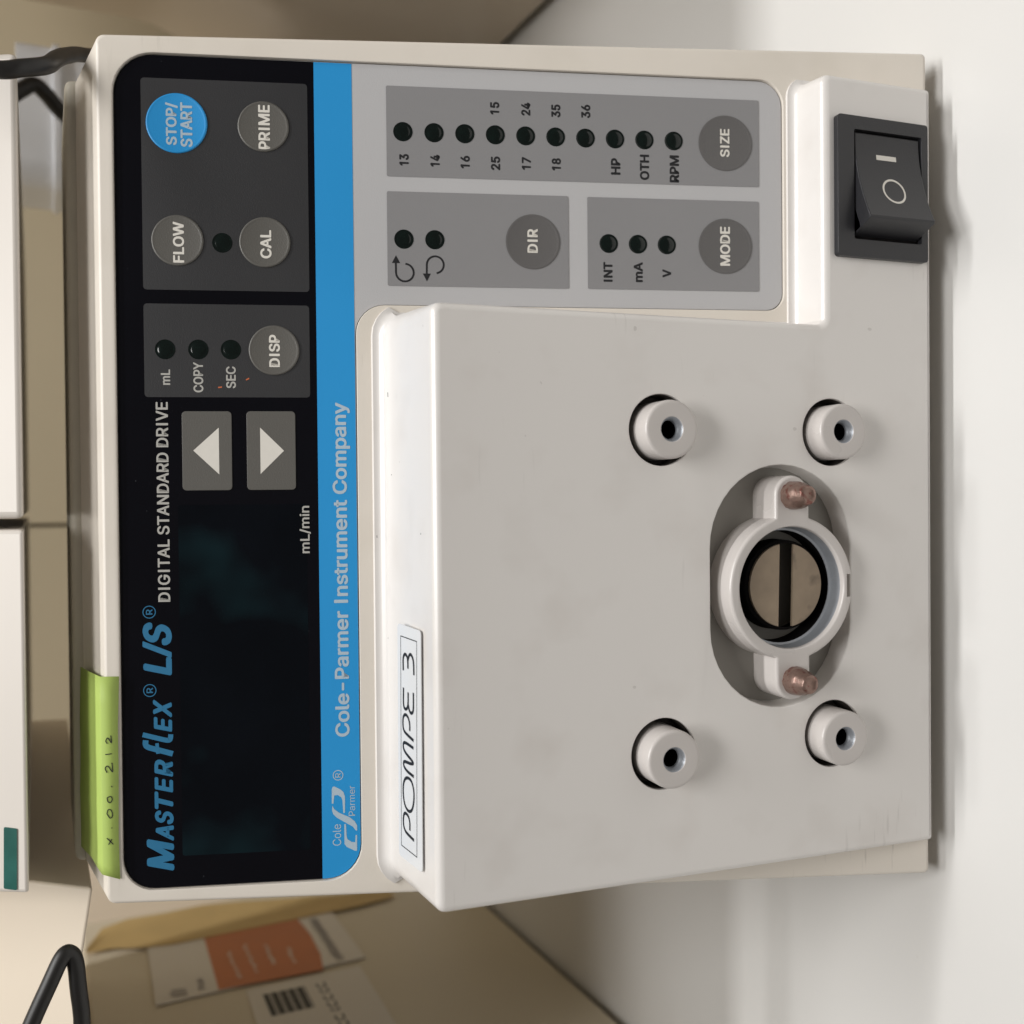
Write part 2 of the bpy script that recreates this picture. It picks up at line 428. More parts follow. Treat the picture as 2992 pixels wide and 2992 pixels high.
# bezel: front cap with an L shaped opening, flared sides running back to the housing
LHOLE = roundpoly([(-99.5, 146.0), (39.4, 146.0), (39.4, 38.5), (97.55, 38.5), (97.75, 201.8), (-99.6, 201.8)], [8.5, 7.0, 4.5, 6.5, 9.5, 7.5], 8)
def bez():
    bm = bmesh.new()
    out = roundpoly([(-106.1, 0), (106.1, 0), (101.6, 205.6), (-102.4, 205.6)], [1.2, 1.2, 2.0, 2.0], 4)
    def inset(pts, d):
        cxm, cym = 0, 103
        return [(x - math.copysign(d, x - cxm), y - math.copysign(d, y - cym)) for x, y in pts]
    r0 = ring(bm, inset(out, 0.9), 0); r1 = ring(bm, inset(out, 0.45), -0.12); r2 = ring(bm, inset(out, 0.12), -0.45); r3 = ring(bm, out, -0.9)
    bridge(bm, r0, r1); bridge(bm, r1, r2); bridge(bm, r2, r3)
    back = []
    for x, t in out:
        y = 28 + t / 205.6 * 57; z = 8 + t / 205.6 * 197.3
        wv = Vector((x * 0.968, y, z)) - P_O
        back.append(bm.verts.new((wv.x * MM, wv.dot(PU) * MM, wv.dot(PN) * MM)))
    bridge(bm, r3, back); bm.faces.new(back)
    gro = LHOLE
    def hin(pts, d):   # widen the opening outwards a little at the front for a soft edge
        n = len(pts); o = []
        for i in range(n):
            a = Vector(pts[i - 1]); b = Vector(pts[(i + 1) % n]); dd = (b - a).normalized(); nn = Vector((dd.y, -dd.x))
            o.append((pts[i][0] + nn.x * d, pts[i][1] + nn.y * d))
        return o
    g0 = hin(gro, 0.3)
    hr0 = ring(bm, g0, 0); hr1 = ring(bm, hin(gro, 0.08), -0.1); hr2 = ring(bm, gro, -0.32); hr3 = ring(bm, gro, -2.4)
    cap(bm, inset(out, 0.9), [g0], 0, r0, [hr0])
    bridge(bm, hr0, hr1); bridge(bm, hr1, hr2); bridge(bm, hr2, hr3)
    cap(bm, gro, [], -2.4, hr3)
    return bm
finish(bez(), 'bezel', 'cream', drive, FP(), smooth=40, wn=True)

# membrane keypad, plate plus printed fields
def inL(d):
    return roundpoly([(-99.5 + d, 146.0 + d), (39.4 + d, 146.0 + d), (39.4 + d, 38.5 + d), (97.55 - d, 38.5 + d), (97.75 - d, 201.8 - d), (-99.6 + d, 201.8 - d)], [8.3, 7.2, 4.3, 6.3, 9.3, 7.3], 8)
prism('membrane_plate', inL(0.22), -2.3, -0.86, 'lightgrey', drive, FP(), label='pale grey membrane plate with L shaped outline')
d = 0.24
blackp = roundpoly([(-99.5 + d, 155.45), (97.65 - d, 155.45), (97.75 - d, 201.8 - d), (-99.6 + d, 201.8 - d)], [0, 0, 9.2, 7.2], 8)
prism('black_field', blackp, -1.5, -0.80, 'black', drive, FP(), label='glossy black upper band of the keypad')
bluep = roundpoly([(-99.5 + d, 146.0 + d), (97.62 - d, 146.45), (97.65 - d, 155.44), (-99.5 + d, 155.44)], [8.2, 0, 0, 0], 8)
prism('blue_stripe', bluep, -1.5, -0.80, 'blue', drive, FP(), label='bright blue stripe across the keypad')
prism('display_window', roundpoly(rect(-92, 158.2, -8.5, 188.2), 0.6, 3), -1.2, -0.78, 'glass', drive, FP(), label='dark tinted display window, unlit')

def texts(items, name, m, parent, h, mtx=ID, bold=0.035):
    bm = bmesh.new()
    for it in items:
        add_text(bm, it[0], it[1], it[2], it[3], it[4], h, bold=bold)
    return sheet(bm, name, m, parent, mtx)

H1 = -0.74   # key field top
fields = [('charcoal', rect(42.38, 157.0, 92.06, 195.5), 0.8, []),
          ('charcoal', rect(17.06, 157.1, 39.1, 195.5), 0.8, [('mL', 19.94, 23.6, 189.6, 191.75), ('COPY', 18.2, 25.35, 182.0, 184.3), ('SEC', 19.2, 24.4, 174.45, 176.75)]),
          ('midgrey', rect(70.66, 44.7, 92.5, 138.25), 0.4, [('13', 73.3, 76.12, 132.9, 135.2), ('14', 73.28, 76.19, 125.4, 127.7), ('16', 73.08, 76.18, 118.05, 120.35), ('25', 72.9, 76.25, 110.6, 112.9), ('17', 73.2, 76.32, 103.0, 105.25), ('18', 73.25, 76.3, 95.5, 97.8), ('HP', 72.67, 76.78, 80.5, 82.9), ('OTH', 71.58, 77.89, 73.15, 75.55), ('RPM', 71.19, 77.96, 65.5, 67.9), ('15', 86.45, 89.54, 110.7, 112.96), ('24', 86.48, 89.67, 103.04, 105.31), ('35', 86.33, 89.5, 95.5, 97.8), ('36', 86.43, 89.73, 88.0, 90.3)]),
          ('midgrey', rect(44.2, 93.75, 67.05, 138.3), 0.4, []),
          ('midgrey', rect(44.25, 44.8, 67.0, 88.95), 0.4, [('INT', 46.07, 51.0, 82.7, 85.0), ('mA', 46.12, 51.1, 75.0, 77.3), ('V', 47.4, 49.45, 67.7, 69.95)])]
flabels = ['charcoal key field at the top right corner', 'charcoal key field left of the corner one', 'tall grey field with the column of ten indicators',
           'grey field with the two rotation arrows', 'small grey field at the lower left of the tall one']
fobs = []
for (m, rc, rr, tx), lb in zip(fields, flabels):
    f = prism('key_field', roundpoly(rc, rr, 4), -1.4, H1, m, drive, FP(), label=lb)
    fobs.append(f)
    if tx:
        texts(tx, 'lettering', 'greytext' if m == 'charcoal' else 'ink', f, H1 + 0.03, bold=0.035 if m == 'charcoal' else 0.055)
# rotation arrows
bm = bmesh.new()
def arrow(pts, tri):
    stroke(bm, pts, 0.46, H1 + 0.03); poly(bm, tri, H1 + 0.035)
c = (47.44, 134.14); r = 2.14
arrow([(c[0] + r * math.cos(a), c[1] + r * math.sin(a)) for a in [math.radians(v) for v in range(0, -271, -15)]][0:0] +
      [(49.55, 134.0)] + [(c[0] + r * math.cos(math.radians(v)), c[1] + r * math.sin(math.radians(v))) for v in range(-15, -271, -15)] + [(49.9, 136.3)],
      [(51.6, 136.25), (49.7, 137.25), (49.7, 135.25)])
c = (49.47, 126.75); r = 2.06
arrow([(47.45, 126.45)] + [(c[0] + r * math.cos(math.radians(v)), c[1] + r * math.sin(math.radians(v))) for v in range(195, 451, 15)] + [(47.3, 128.84)],
      [(45.4, 128.82), (47.3, 127.85), (47.3, 129.8)])
sheet(bm, 'rotation_arrows', 'ink', fobs[3])

# round keys: embossed domes
def key_bm(r, dome=0.28):
    prof = [(r, -0.1), (r, 0.10), (r - 0.12, dome * 0.75), (r - 0.35, dome)]
    bm = lathe_bm(prof, 56)
    return bm
def make_key(s, t, r, m, lines, lm, label, dome=0.22):
    bm = lathe_bm([(r, -0.12), (r, 0.12), (r - 0.15, dome + 0.08), (r - 0.32, dome + 0.12), (r - 0.55, dome + 0.05), (r - 0.8, dome), (0, dome)], 56)
    o = finish(bm, 'round_key', m, drive, FP(s, t, H1), label=label, smooth=50)
    tb = bmesh.new()
    for ln in lines: add_text(tb, ln[0], ln[1] - s, ln[2] - s, ln[3] - t, ln[4] - t, dome + 0.03, bold=0.045)
    sheet(tb, 'lettering', lm, o)
make_key(81.6, 187.35, 7.05, 'keyblue', [('STOP/', 76.35, 86.38, 187.0, 189.9), ('START', 76.0, 86.5, 183.7, 186.5)], 'paletext', 'bright blue round key')
make_key(81.5, 167.35, 6.0, 'keygrey', [('PRIME', 76.05, 86.6, 165.8, 168.5)], 'white', 'warm grey round key under the blue one')
make_key(54.03, 187.5, 6.0, 'keygrey', [('FLOW', 48.75, 58.4, 185.95, 188.55)], 'white', 'warm grey round key at the upper left of its field')
make_key(54.02, 167.3, 6.0, 'keygrey', [('CAL', 50.15, 56.9, 165.75, 168.4)], 'white', 'warm grey round key below the single indicator')
make_key(28.3, 165.45, 5.95, 'keygrey', [('DISP', 24.3, 32.0, 164.05, 166.65)], 'white', 'warm grey round key under three indicators')
make_key(55.57, 102.65, 6.75, 'keydark', [('DIR', 52.85, 58.75, 101.45, 104.05)], 'white', 'dark grey round key under the rotation arrows', 0.05)
make_key(81.4, 53.45, 6.95, 'keydark', [('SIZE', 77.94, 85.0, 52.35, 54.85)], 'white', 'dark grey round key at the foot of the tall field', 0.05)
make_key(55.52, 53.6, 6.95, 'keydark', [('MODE', 50.6, 60.45, 52.35, 55.0)], 'white', 'dark grey round key left of its twin', 0.05)
# arrow keys
for rc, tri, lb in ((rect(-5.05, 175.6, 13.72, 187.06), [(4.4, 184.5), (-1.3, 178.55), (9.85, 178.55)], 'grey key with white up triangle'),
                    (rect(-5.05, 160.7, 13.74, 172.1), [(4.3, 163.4), (9.85, 168.95), (-1.25, 168.95)], 'grey key with white down triangle')):
    o = prism('arrow_key', roundpoly(rc, 0.9, 4), -1.3, -0.62, 'keygrey', drive, FP(), bevel=0.15, label=lb)
    b2 = bmesh.new(); poly(b2, tri, -0.58); sheet(b2, 'triangle', 'white', o)

# indicator windows: shallow wells with a dark lens; one mesh shared by all
def led_bm():
    return lathe_bm([(2.36, -0.05), (2.32, 0.05), (2.2, 0.07), (2.1, 0.03), (1.8, 0.03), (1.6, 0.12), (1.05, 0.22), (0.5, 0.27), (0, 0.28)], 36)
first = None
for s, t in [(81.5, 134.28), (81.51, 126.74), (81.52, 119.24), (81.52, 111.74), (81.52, 104.24), (81.52, 96.76), (81.5, 89.27), (81.52, 81.8), (81.54, 74.32), (81.54, 66.8),
             (55.57, 83.6), (55.56, 76.17), (55.55, 68.77), (55.53, 134.29), (55.55, 126.79), (53.71, 177.24), (28.33, 190.69), (28.37, 183.07), (28.4, 175.55)]:
    if first is None:
        first = finish(led_bm(), 'indicator_window', 'led', drive, FP(s, t, H1 + 0.02), smooth=50)
    else:
        o = first.copy(); col.objects.link(o); o.parent = drive; o.matrix_basis = FP(s, t, H1 + 0.02)

# printed words on the black field and the stripe
HB = -0.765
bm = bmesh.new()
add_text(bm, 'DIGITAL STANDARD DRIVE', -31.38, 15.9, 190.2, 193.05, HB, bold=0.03)
add_text(bm, 'mL/min', -20.36, -8.97, 157.3, 159.95, HB, bold=0.025, ref='L/')
sheet(bm, 'lettering', 'greytext', drive, FP(), label='white capitals along the top of the keypad')
bm = bmesh.new()
mast = [('M', -95.4, -87.6, 190.13, 196.4), ('A', -88.3, -84.6, 190.13, 194.3), ('S', -84.3, -80.9, 190.13, 194.45), ('T', -80.6, -76.3, 190.18, 194.45), ('E', -76.75, -72.9, 190.18, 194.4),
        ('R', -73.0, -68.8, 190.14, 194.4), ('f', -68.9, -64.1, 190.15, 196.95), ('L', -65.4, -62.3, 190.2, 197.0), ('E', -62.3, -58.6, 190.22, 194.4), ('X', -58.9, -54.5, 190.22, 194.55),
        ('L', -48.9, -44.4, 190.1, 196.65), ('/', -44.7, -40.6, 190.1, 196.75), ('S', -41.7, -36.2, 190.0, 196.7)]
for ch, a, b, y0, y1 in mast:
    if ch == 'L' and b > -63 and b < -62:   # tall narrow l with a curved foot
        stroke(bm, smoothpts([(-62.75, 197.0), (-63.6, 194), (-64.25, 191.6), (-64.1, 190.75), (-62.9, 190.55)], 5), 1.15, HB)
    elif ch == 'f':
        stroke(bm, smoothpts([(-64.1, 196.3), (-65.1, 196.35), (-65.8, 195.7), (-66.6, 193.2), (-67.55, 190.15)], 5), 1.3, HB)
        stroke(bm, [(-67.4, 193.55), (-64.9, 193.75)], 0.8, HB + 0.01)
    else:
        add_text(bm, ch, a, b, y0, y1, HB, bold=0.062 if ch != '/' else 0.03, shear=0.24 if ch != '/' else 0)
for c in ((-33.74, 195.13), (-52.33, 195.23)):
    stroke(bm, circ(1.42, 28, *c), 0.2, HB, closed=True)
    add_text(bm, 'R', c[0] - 0.6, c[0] + 0.65, c[1] - 0.75, c[1] + 0.75, HB, bold=0.02)
sheet(bm, 'lettering', 'bluetext', drive, FP(), label='blue slanted capitals at the top left of the keypad')
bm = bmesh.new()
add_text(bm, 'Cole-Parmer Instrument Company', -64.98, 15.91, 148.62, 152.0, HB, bold=0.042, ref='I')
add_text(bm, 'Cole', -91.4, -86.2, 150.9, 152.95, HB, bold=0.0, ref='C')
add_text(bm, 'Parmer', -84.3, -77.0, 147.5, 149.05, HB, bold=0.0, ref='P')
stroke(bm, circ(1.17, 28, -74.3, 151.49), 0.2, HB, closed=True)
add_text(bm, 'R', -74.85, -73.75, 150.85, 152.15, HB, bold=0.01)
for lg in ([(-76.96, 152.42), (-77.75, 150.99), (-78.37, 150.28), (-79.55, 149.89), (-83.5, 149.94), (-83.55, 150.34), (-80.4, 150.52), (-79.66, 150.8), (-79.11, 151.58), (-79.15, 152.44), (-81.18, 152.68), (-81.09, 153.07), (-77.66, 153.03), (-77.09, 152.85)],
           [(-81.6, 152.93), (-82.5, 152.48), (-83.43, 151.34), (-84.57, 148.91), (-85.65, 147.63), (-86.7, 147.06), (-88.02, 147.08), (-87.86, 147.44), (-86.95, 148.07), (-85.83, 149.93), (-84.57, 151.93), (-83.65, 152.78), (-82.77, 153.03)],
           [(-86.26, 150.15), (-86.28, 149.72), (-89.21, 149.61), (-89.95, 149.4), (-90.66, 148.4), (-90.78, 147.54), (-89.03, 147.45), (-89.04, 147.09), (-92.85, 147.13), (-92.9, 147.56), (-91.85, 149.57), (-91.09, 150.13)]):
    poly(bm, lg, HB)
sheet(bm, 'lettering', 'paletext', drive, FP(), label='pale words and emblem on the blue stripe')

# ---- moulded pump mount, a block whose upright face stands proud of the leaning bezel
FH_ = [(-58.45 + 29.15, 0)]
def mount():
    bm = bmesh.new()
    pts = [(-96.4, 0.6), (95.6, 0.6), (95.6, 33.25), (34.3, 33.25), (34.3, 132.6), (-96.4, 132.6)]
    rad = [1.0, 1.0, 2.2, 1.5, 2.4, 2.4]
    out = roundpoly(pts, rad, 6)
    n = len(out)
    nor = []
    for i in range(n):
        a = Vector(out[i - 1]); b = Vector(out[(i + 1) % n]); dd = (b - a).normalized(); nor.append(Vector((dd.y, -dd.x)))
    # depth from face plane to the bezel plane for a point at height z
    def hitd(z):
        p = F_O + FU * z - P_O
        return p.dot(PN) / FN.dot(PN)
    rings = []
    spec = []
    nr = 7
    lines = []
    for i in range(n):
        x, z = out[i]; nn = nor[i]; Dp = hitd(z)
        r = min(1.7, Dp * 0.42); rf = min(2.8, Dp * 0.2)
        dr = 0.09 if nn.y > 0.5 else 0.02
        def P(dep, off): return bm.verts.new(((x + nn.x * off) * MM, (z + nn.y * off) * MM, -dep * MM))
        L = []
        for k in range(nr):
            a = math.pi / 2 * k / (nr - 1)
            L.append((r * (1 - math.sin(a)), -r * (1 - math.cos(a))))
        L = L[::-1]
        # L goes from face (dep 0, off -r) to side (dep r, off 0)
        L = [(r - r * math.cos(math.pi / 2 * k / (nr - 1)), -r + r * math.sin(math.pi / 2 * k / (nr - 1)) + dr * (r - r * math.cos(math.pi / 2 * k / (nr - 1)))) for k in range(nr)]
        for k in range(1, nr + 1):
            a = math.pi / 2 * k / nr
            L.append((Dp - rf + rf * math.sin(a) + 0.02, dr * (Dp - rf) + rf * (1 - math.cos(a))))
        L.append((Dp + 3, dr * Dp + rf))
        lines.append([P(*q) for q in L]); spec.append((x - nn.x * r, z - nn.y * r))
    m_ = len(lines[0])
    for k in range(m_ - 1):
        for i in range(n):
            j = (i + 1) % n
            bm.faces.new((lines[i][k], lines[j][k], lines[j][k + 1], lines[i][k + 1]))
    holes, hv = [], []
    spots = [(7.8, 78.2, 8.25), (7.9, 31.5, 8.2), (-66.9, 78.2, 8.25), (-66.2, 31.3, 8.2)]
    for hx, hz, hr in spots:
        a = circ(hr + 0.35, 48, hx, hz); holes.append(a); v0 = ring(bm, a, 0); hv.append(v0)
        v1 = ring(bm, circ(hr + 0.1, 48, hx, hz), -0.1); v2 = ring(bm, circ(hr, 48, hx, hz), -0.4); v3 = ring(bm, circ(hr, 48, hx, hz), -7.5)
        bridge(bm, v0, v1); bridge(bm, v1, v2); bridge(bm, v2, v3); bm.faces.new(v3)
    ov = racetrack(-29.3, 45.9, 59.2, 40.2); holes.append(ov); v0 = ring(bm, ov, 0); hv.append(v0)
    v1 = ring(bm, racetrack(-29.3, 45.9, 58.6, 39.6), -0.15); v2 = ring(bm, racetrack(-29.3, 45.9, 58.3, 39.3), -0.5); v3 = ring(bm, racetrack(-29.3, 45.9, 57.6, 38.6), -5.6)
    bridge(bm, v0, v1); bridge(bm, v1, v2); bridge(bm, v2, v3); cap(bm, racetrack(-29.3, 45.9, 57.6, 38.6), [], -5.6, v3)
    cap(bm, spec, holes, 0, [l[0] for l in lines], hv)
    return bm, spots
bm, spots = mount()
mo = finish(bm, 'pump_mount', 'pump', drive, FF(), smooth=40, wn=True, label='smooth pale block with upright face around the drive shaft')

# four threaded bosses (one mesh, four objects), each with a metal insert
def boss_bm(): return lathe_bm([(6.75, -7.2), (6.68, 4.3), (6.6, 4.6), (6.42, 4.83), (6.15, 4.97), (5.8, 5.0), (3.0, 5.0), (2.85, 4.9), (2.75, 4.6)], 56)
def insert_bm(): return lathe_bm([(2.86, 4.88), (2.6, 4.6), (2.35, 4.0), (2.2, 3.7), (2.28, 3.5), (2.15, 3.3), (2.26, 3.1), (2.15, 2.9), (2.1, 2.6)], 40)
def well_bm(): return lathe_bm([(2.12, 2.65), (2.0, -2.4), (0, -2.5)], 32)
b0 = i0 = w0 = None
for k, (hx, hz, hr) in enumerate(spots):
    dx = (-0.15, -0.1, -0.2, -0.2)[k]; dz = (0.0, 0.1, 0.0, 0.2)[k]
    if b0 is None:
        b0 = finish(boss_bm(), 'mounting_boss', 'boss', drive, FF(hx + dx, hz + dz), smooth=50, wn=True)
        i0 = finish(insert_bm(), 'threaded_insert', 'steel', b0, smooth=25); w0 = finish(well_bm(), 'bore_bottom', 'hole', b0)
    else:
        b = b0.copy(); col.objects.link(b); b.parent = drive; b.matrix_basis = FF(hx + dx, hz + dz)
        for ch in (i0, w0):
            cc = ch.copy(); col.objects.link(cc); cc.parent = b

M['hole_shade'] = mat('hole_shade_paint', (0.055, 0.048, 0.042), 0.6)  # dark sleeve colour paints the shade inside the boss holes
M['oval_shade'] = mat('recess_shade_paint', (0.27, 0.255, 0.23), 0.5, var=0.05)  # darker floor sheet, recess shade put into its colour
ln0 = None
for hx, hz, hr in spots:
    if ln0 is None: ln0 = finish(lathe_bm([(8.17, -0.9), (8.15, -7.3), (0, -7.4)], 48), 'boss_hole_shade', 'hole_shade', drive, FF(hx, hz), smooth=40)
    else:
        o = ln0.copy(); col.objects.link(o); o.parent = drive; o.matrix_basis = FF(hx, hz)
bm = bmesh.new()
q2 = ring(bm, racetrack(-29.3, 45.9, 57.4, 38.4), -5.5)
cap(bm, racetrack(-29.3, 45.9, 57.4, 38.4), [], -5.5, q2)
finish(bm, 'oval_floor_shade', 'oval_shade', drive, FF(), smooth=40)

# shaft collar: ring with two ears, notch at the bottom
def collar_bm():
    bm = bmesh.new()
    R, ER, EX = 17.2, 4.8, 21.9
    out = []
    # outline counter clockwise starting at lower right of ring, ears left and right
    def arc(cx, cy, r, a0, a1, n):
        return [(cx + r * math.cos(math.radians(a0 + (a1 - a0) * k / n)), cy + r * math.sin(math.radians(a0 + (a1 - a0) * k / n))) for k in range(n + 1)]
    al = math.degrees(math.asin(ER / R))
    out += arc(EX, 0, ER, -90, 90, 14)
    out += arc(0, 0, R, al, 180 - al, 40)
    out += arc(-EX, 0, ER, 90, 270, 14)
    a1 = 270 - 9.5
    out += arc(0, 0, R, 180 + al, a1, 18)
    nx = R * math.cos(math.radians(a1)); 
    out += [(nx, -15.4), (-nx, -15.4)]
    out += arc(0, 0, R, 270 + 9.5, 360 - al, 18)
    hole = circ(14.55, 72)
    n = len(out)
    nor = []
    for i in range(n):
        a = Vector(out[i - 1]); b = Vector(out[(i + 1) % n]); dd = (b - a).normalized(); nor.append(Vector((dd.y, -dd.x)))
    for i, p in enumerate(out):
        if abs(p[0]) < 3.4 and p[1] < 0:
            nor[i] = Vector((0, 0)) if p[1] > -16 else Vector(p).normalized()
    def off(dv): return [(p[0] + q.x * dv, p[1] + q.y * dv) for p, q in zip(out, nor)]
    prof = [(-0.75, 4.0), (-0.5, 3.96), (-0.27, 3.8), (-0.08, 3.55), (0, 3.25), (0, -5.55)]
    prev = None; top = None
    for o_, h in prof:
        cur = ring(bm, off(o_), h)
        if prev: bridge(bm, prev, cur)
        else: top = cur
        prev = cur
    h0 = ring(bm, circ(14.9, 72), 4.0); h1 = ring(bm, circ(14.6, 72), 3.75); h2 = ring(bm, circ(14.5, 72), 3.3); h3 = ring(bm, circ(14.45, 72), 2.4)
    cap(bm, off(-0.75), [circ(14.9, 72)], 4.0, top, [h0])
    bridge(bm, h0, h1); bridge(bm, h1, h2); bridge(bm, h2, h3)
    return bm
CX, CZ = -29.45, 45.6
collar = finish(collar_bm(), 'shaft_collar', 'boss', drive, FF(CX, CZ), smooth=42, wn=True, label='painted ring with two ears around the shaft opening')
finish(lathe_bm([(14.46, 2.6), (14.4, 1.5), (14.1, -0.6), (13.6, -0.9)], 72), 'metal_bore', 'steel', collar, smooth=50)
finish(lathe_bm([(13.65, -0.85), (13.3, -6.9), (0, -6.9)], 64), 'dark_cavity', 'hole', collar, smooth=40)
# slotted drive shaft
def half(sign):
    pts = []
    r, g = 10.1, 1.95
    a0 = math.degrees(math.asin(g / r))
    for k in range(25):
        a = math.radians(a0 + (180 - 2 * a0) * k / 24); pts.append((r * math.cos(a), sign * r * math.sin(a)))
    return pts if sign > 0 else pts[::-1]
for sg in (1, -1):
    prism('shaft_half', half(sg), -0.5, 0.3, 'shaft', drive, FF(CX + 0.3, CZ - 0.6, 0, math.radians(-1.5)), bevel=0.25, seg=2)
finish(lathe_bm([(10.15, -0.3), (10.9, -0.8), (11.1, -6.8)], 64), 'seal_ring', 'hole', drive, FF(CX + 0.3, CZ - 0.6), smooth=40)
# pins
for k, (px, pz) in enumerate(((21.95, 0.1), (-22.0, -0.2))):
    pb = lathe_bm([(0, 3.9), (3.35, 3.95), (3.3, 5.2), (3.2, 6.8), (2.95, 7.8), (2.45, 8.6), (2.35, 9.9), (2.1, 10.35), (1.6, 10.45), (1.3, 10.2), (0, 10.15)], 32)
    rnd = random.Random(k)
    for v in pb.verts:
        q = 1 + rnd.uniform(-0.03, 0.03); v.co.x *= q; v.co.y *= q
    pn = finish(pb, 'drive_pin', 'copper', drive, FF(CX + px, CZ + pz), smooth=50)

# rocker switch
sw = prism('switch_frame', roundpoly(rect(51.0, 3.0, 85.5, 30.3), 0.9, 4), -0.5, 1.6, 'switch', drive, FF(), holes=[roundpoly(rect(55.4, 5.0, 82.2, 25.5), 0.5, 3)], bevel=0.45, seg=3,
           label='black rectangular frame of the power switch')
prism('switch_well', rect(55.0, 4.6, 82.6, 25.9), -0.4, 0.12, 'hole', sw, None)
prof = [(56.3, -0.2), (56.6, 0.6), (59.0, 6.2), (59.45, 6.75), (60.0, 6.8)]
def rocker_h(x):
    t = (x - 60.0) / (81.4 - 60.0)
    return 6.8 * (1 - t) ** 1.75 + 1.15 * t
for k in range(1, 15):
    x = 60.0 + (81.4 - 60.0) * k / 14; prof.append((x, rocker_h(x)))
prof += [(81.7, 0.9), (81.8, -0.2)]
bm = bmesh.new()
za, zb = 5.5, 25.0
ra = [bm.verts.new((x * MM, za * MM, h * MM)) for x, h in prof]; rb = [bm.verts.new((x * MM, zb * MM, h * MM)) for x, h in prof]
bridge(bm, ra, rb)
for vv in (ra, rb):
    loops = [[Vector((v.co.x, v.co.z, 0)) for v in vv]]
    for t in tessellate_polygon(loops): bm.faces.new([vv[i] for i in t])
rk = finish(bm, 'rocker', 'switch', drive, FF(), smooth=30, bevel=0.3, seg=2, label='tilted black rocker, its left end standing out')
bm = bmesh.new()
def on_rocker(pts, wd, closed=False):
    b_ = bmesh.new(); stroke(b_, pts, wd, 0, closed)
    base = {}
    for v in b_.verts: base[v] = bm.verts.new((v.co.x, v.co.y, (rocker_h(v.co.x / MM) + 0.06) * MM))
    for f in b_.faces: bm.faces.new([base[v] for v in f.verts])
    b_.free()
on_rocker([(75.9, 12.9 + k) for k in range(8)][:7], 1.25)
oc = [(67.15 + 3.05 * math.cos(a), 15.35 + 3.15 * math.sin(a)) for a in [2 * math.pi * k / 40 for k in range(40)]]
on_rocker(oc, 0.52, True)
sheet(bm, 'switch_marks', 'white', rk)

# white name label on the top of the mount
lab = prism('name_label', roundpoly([(-89.6, 7.4), (-36.4, 7.1), (-35.9, 19.6), (-89.2, 20.0)], 1.0, 3), -0.15, 0.03, 'labelwhite', drive, FT(0, 0, 0.0), label='white adhesive name label with a thin black border')
bm = bmesh.new()
stroke(bm, [(-86.9, 10.2), (-38.95, 9.2), (-38.65, 17.8), (-86.6, 18.6)], 0.24, 0.055, True)
glyphs = [
    ([(-83.61, 11.6), (-82.98, 15.6), (-82.3, 16.8), (-81.36, 17.3), (-79.6, 17.2), (-78.7, 16.3), (-78.95, 14.7), (-80.11, 13.85), (-82.0, 13.85)], False),
    ([(-70.3, 14.32), (-70.75, 12.6), (-72.55, 11.5), (-75.01, 11.6), (-77.1, 12.7), (-77.75, 14.5), (-76.9, 16.3), (-74.86, 17.2), (-72.36, 17.1), (-70.8, 16.0)], True),
    ([(-69.29, 11.4), (-68.9, 14.65), (-68.3, 16.4), (-67.5, 16.9), (-66.95, 16.2), (-66.75, 13.0), (-66.4, 11.7), (-65.9, 12.4), (-64.9, 15.6), (-64.0, 16.85), (-62.9, 16.8), (-62.6, 15.4), (-62.95, 11.4)], False),
    ([(-61.26, 11.3), (-60.5, 15.0), (-59.9, 16.5), (-58.82, 17.0), (-57.0, 16.8), (-56.2, 15.6), (-56.6, 14.2), (-57.87, 13.35), (-59.5, 13.35)], False),
    ([(-50.21, 16.5), (-53.7, 16.6), (-54.85, 16.0), (-54.7, 14.8), (-53.5, 14.1), (-50.9, 14.0)], False),
    ([(-53.5, 14.1), (-54.9, 13.4), (-55.3, 12.3), (-54.3, 11.3), (-50.57, 11.2)], False),
    ([(-46.3, 16.5), (-43.6, 16.5), (-42.55, 15.6), (-42.85, 14.5), (-43.9, 14.0), (-45.6, 13.95)], False),
    ([(-43.9, 14.0), (-42.5, 13.2), (-42.3, 12.1), (-43.6, 11.0), (-46.6, 10.8)], False)]
for g, cl in glyphs: stroke(bm, smoothpts(g, 5, cl), 0.74, 0.06 + 0.003 * glyphs.index((g, cl)), cl)
sheet(bm, 'lettering', 'ink', lab)
# small dark specks and scratches left on the mount
for x, y, l, a in ((16.1, 23.6, 1.1, 1.4), (-15.2, 6.4, 0.5, 0.3), (-16.7, 31.0, 0.6, 1.2), (-2, 22, 0.35, 0.5), (-40, 25, 0.3, 0.2)):
    bm = bmesh.new(); stroke(bm, [(x, y), (x + l * math.sin(a), y + l * math.cos(a) * 0.4)], 0.35, 0.06)
    sheet(bm, 'speck', 'ink', mo, FF().inverted() @ FT())

# orange flecks on the charcoal field
bm = bmesh.new()
stroke(bm, [(19.38, 178.6), (19.48, 177.7)], 0.3, H1 + 0.05); stroke(bm, [(21.2, 172.1), (21.6, 171.35)], 0.3, H1 + 0.05)
sheet(bm, 'orange_fleck', 'fluff', fobs[1])

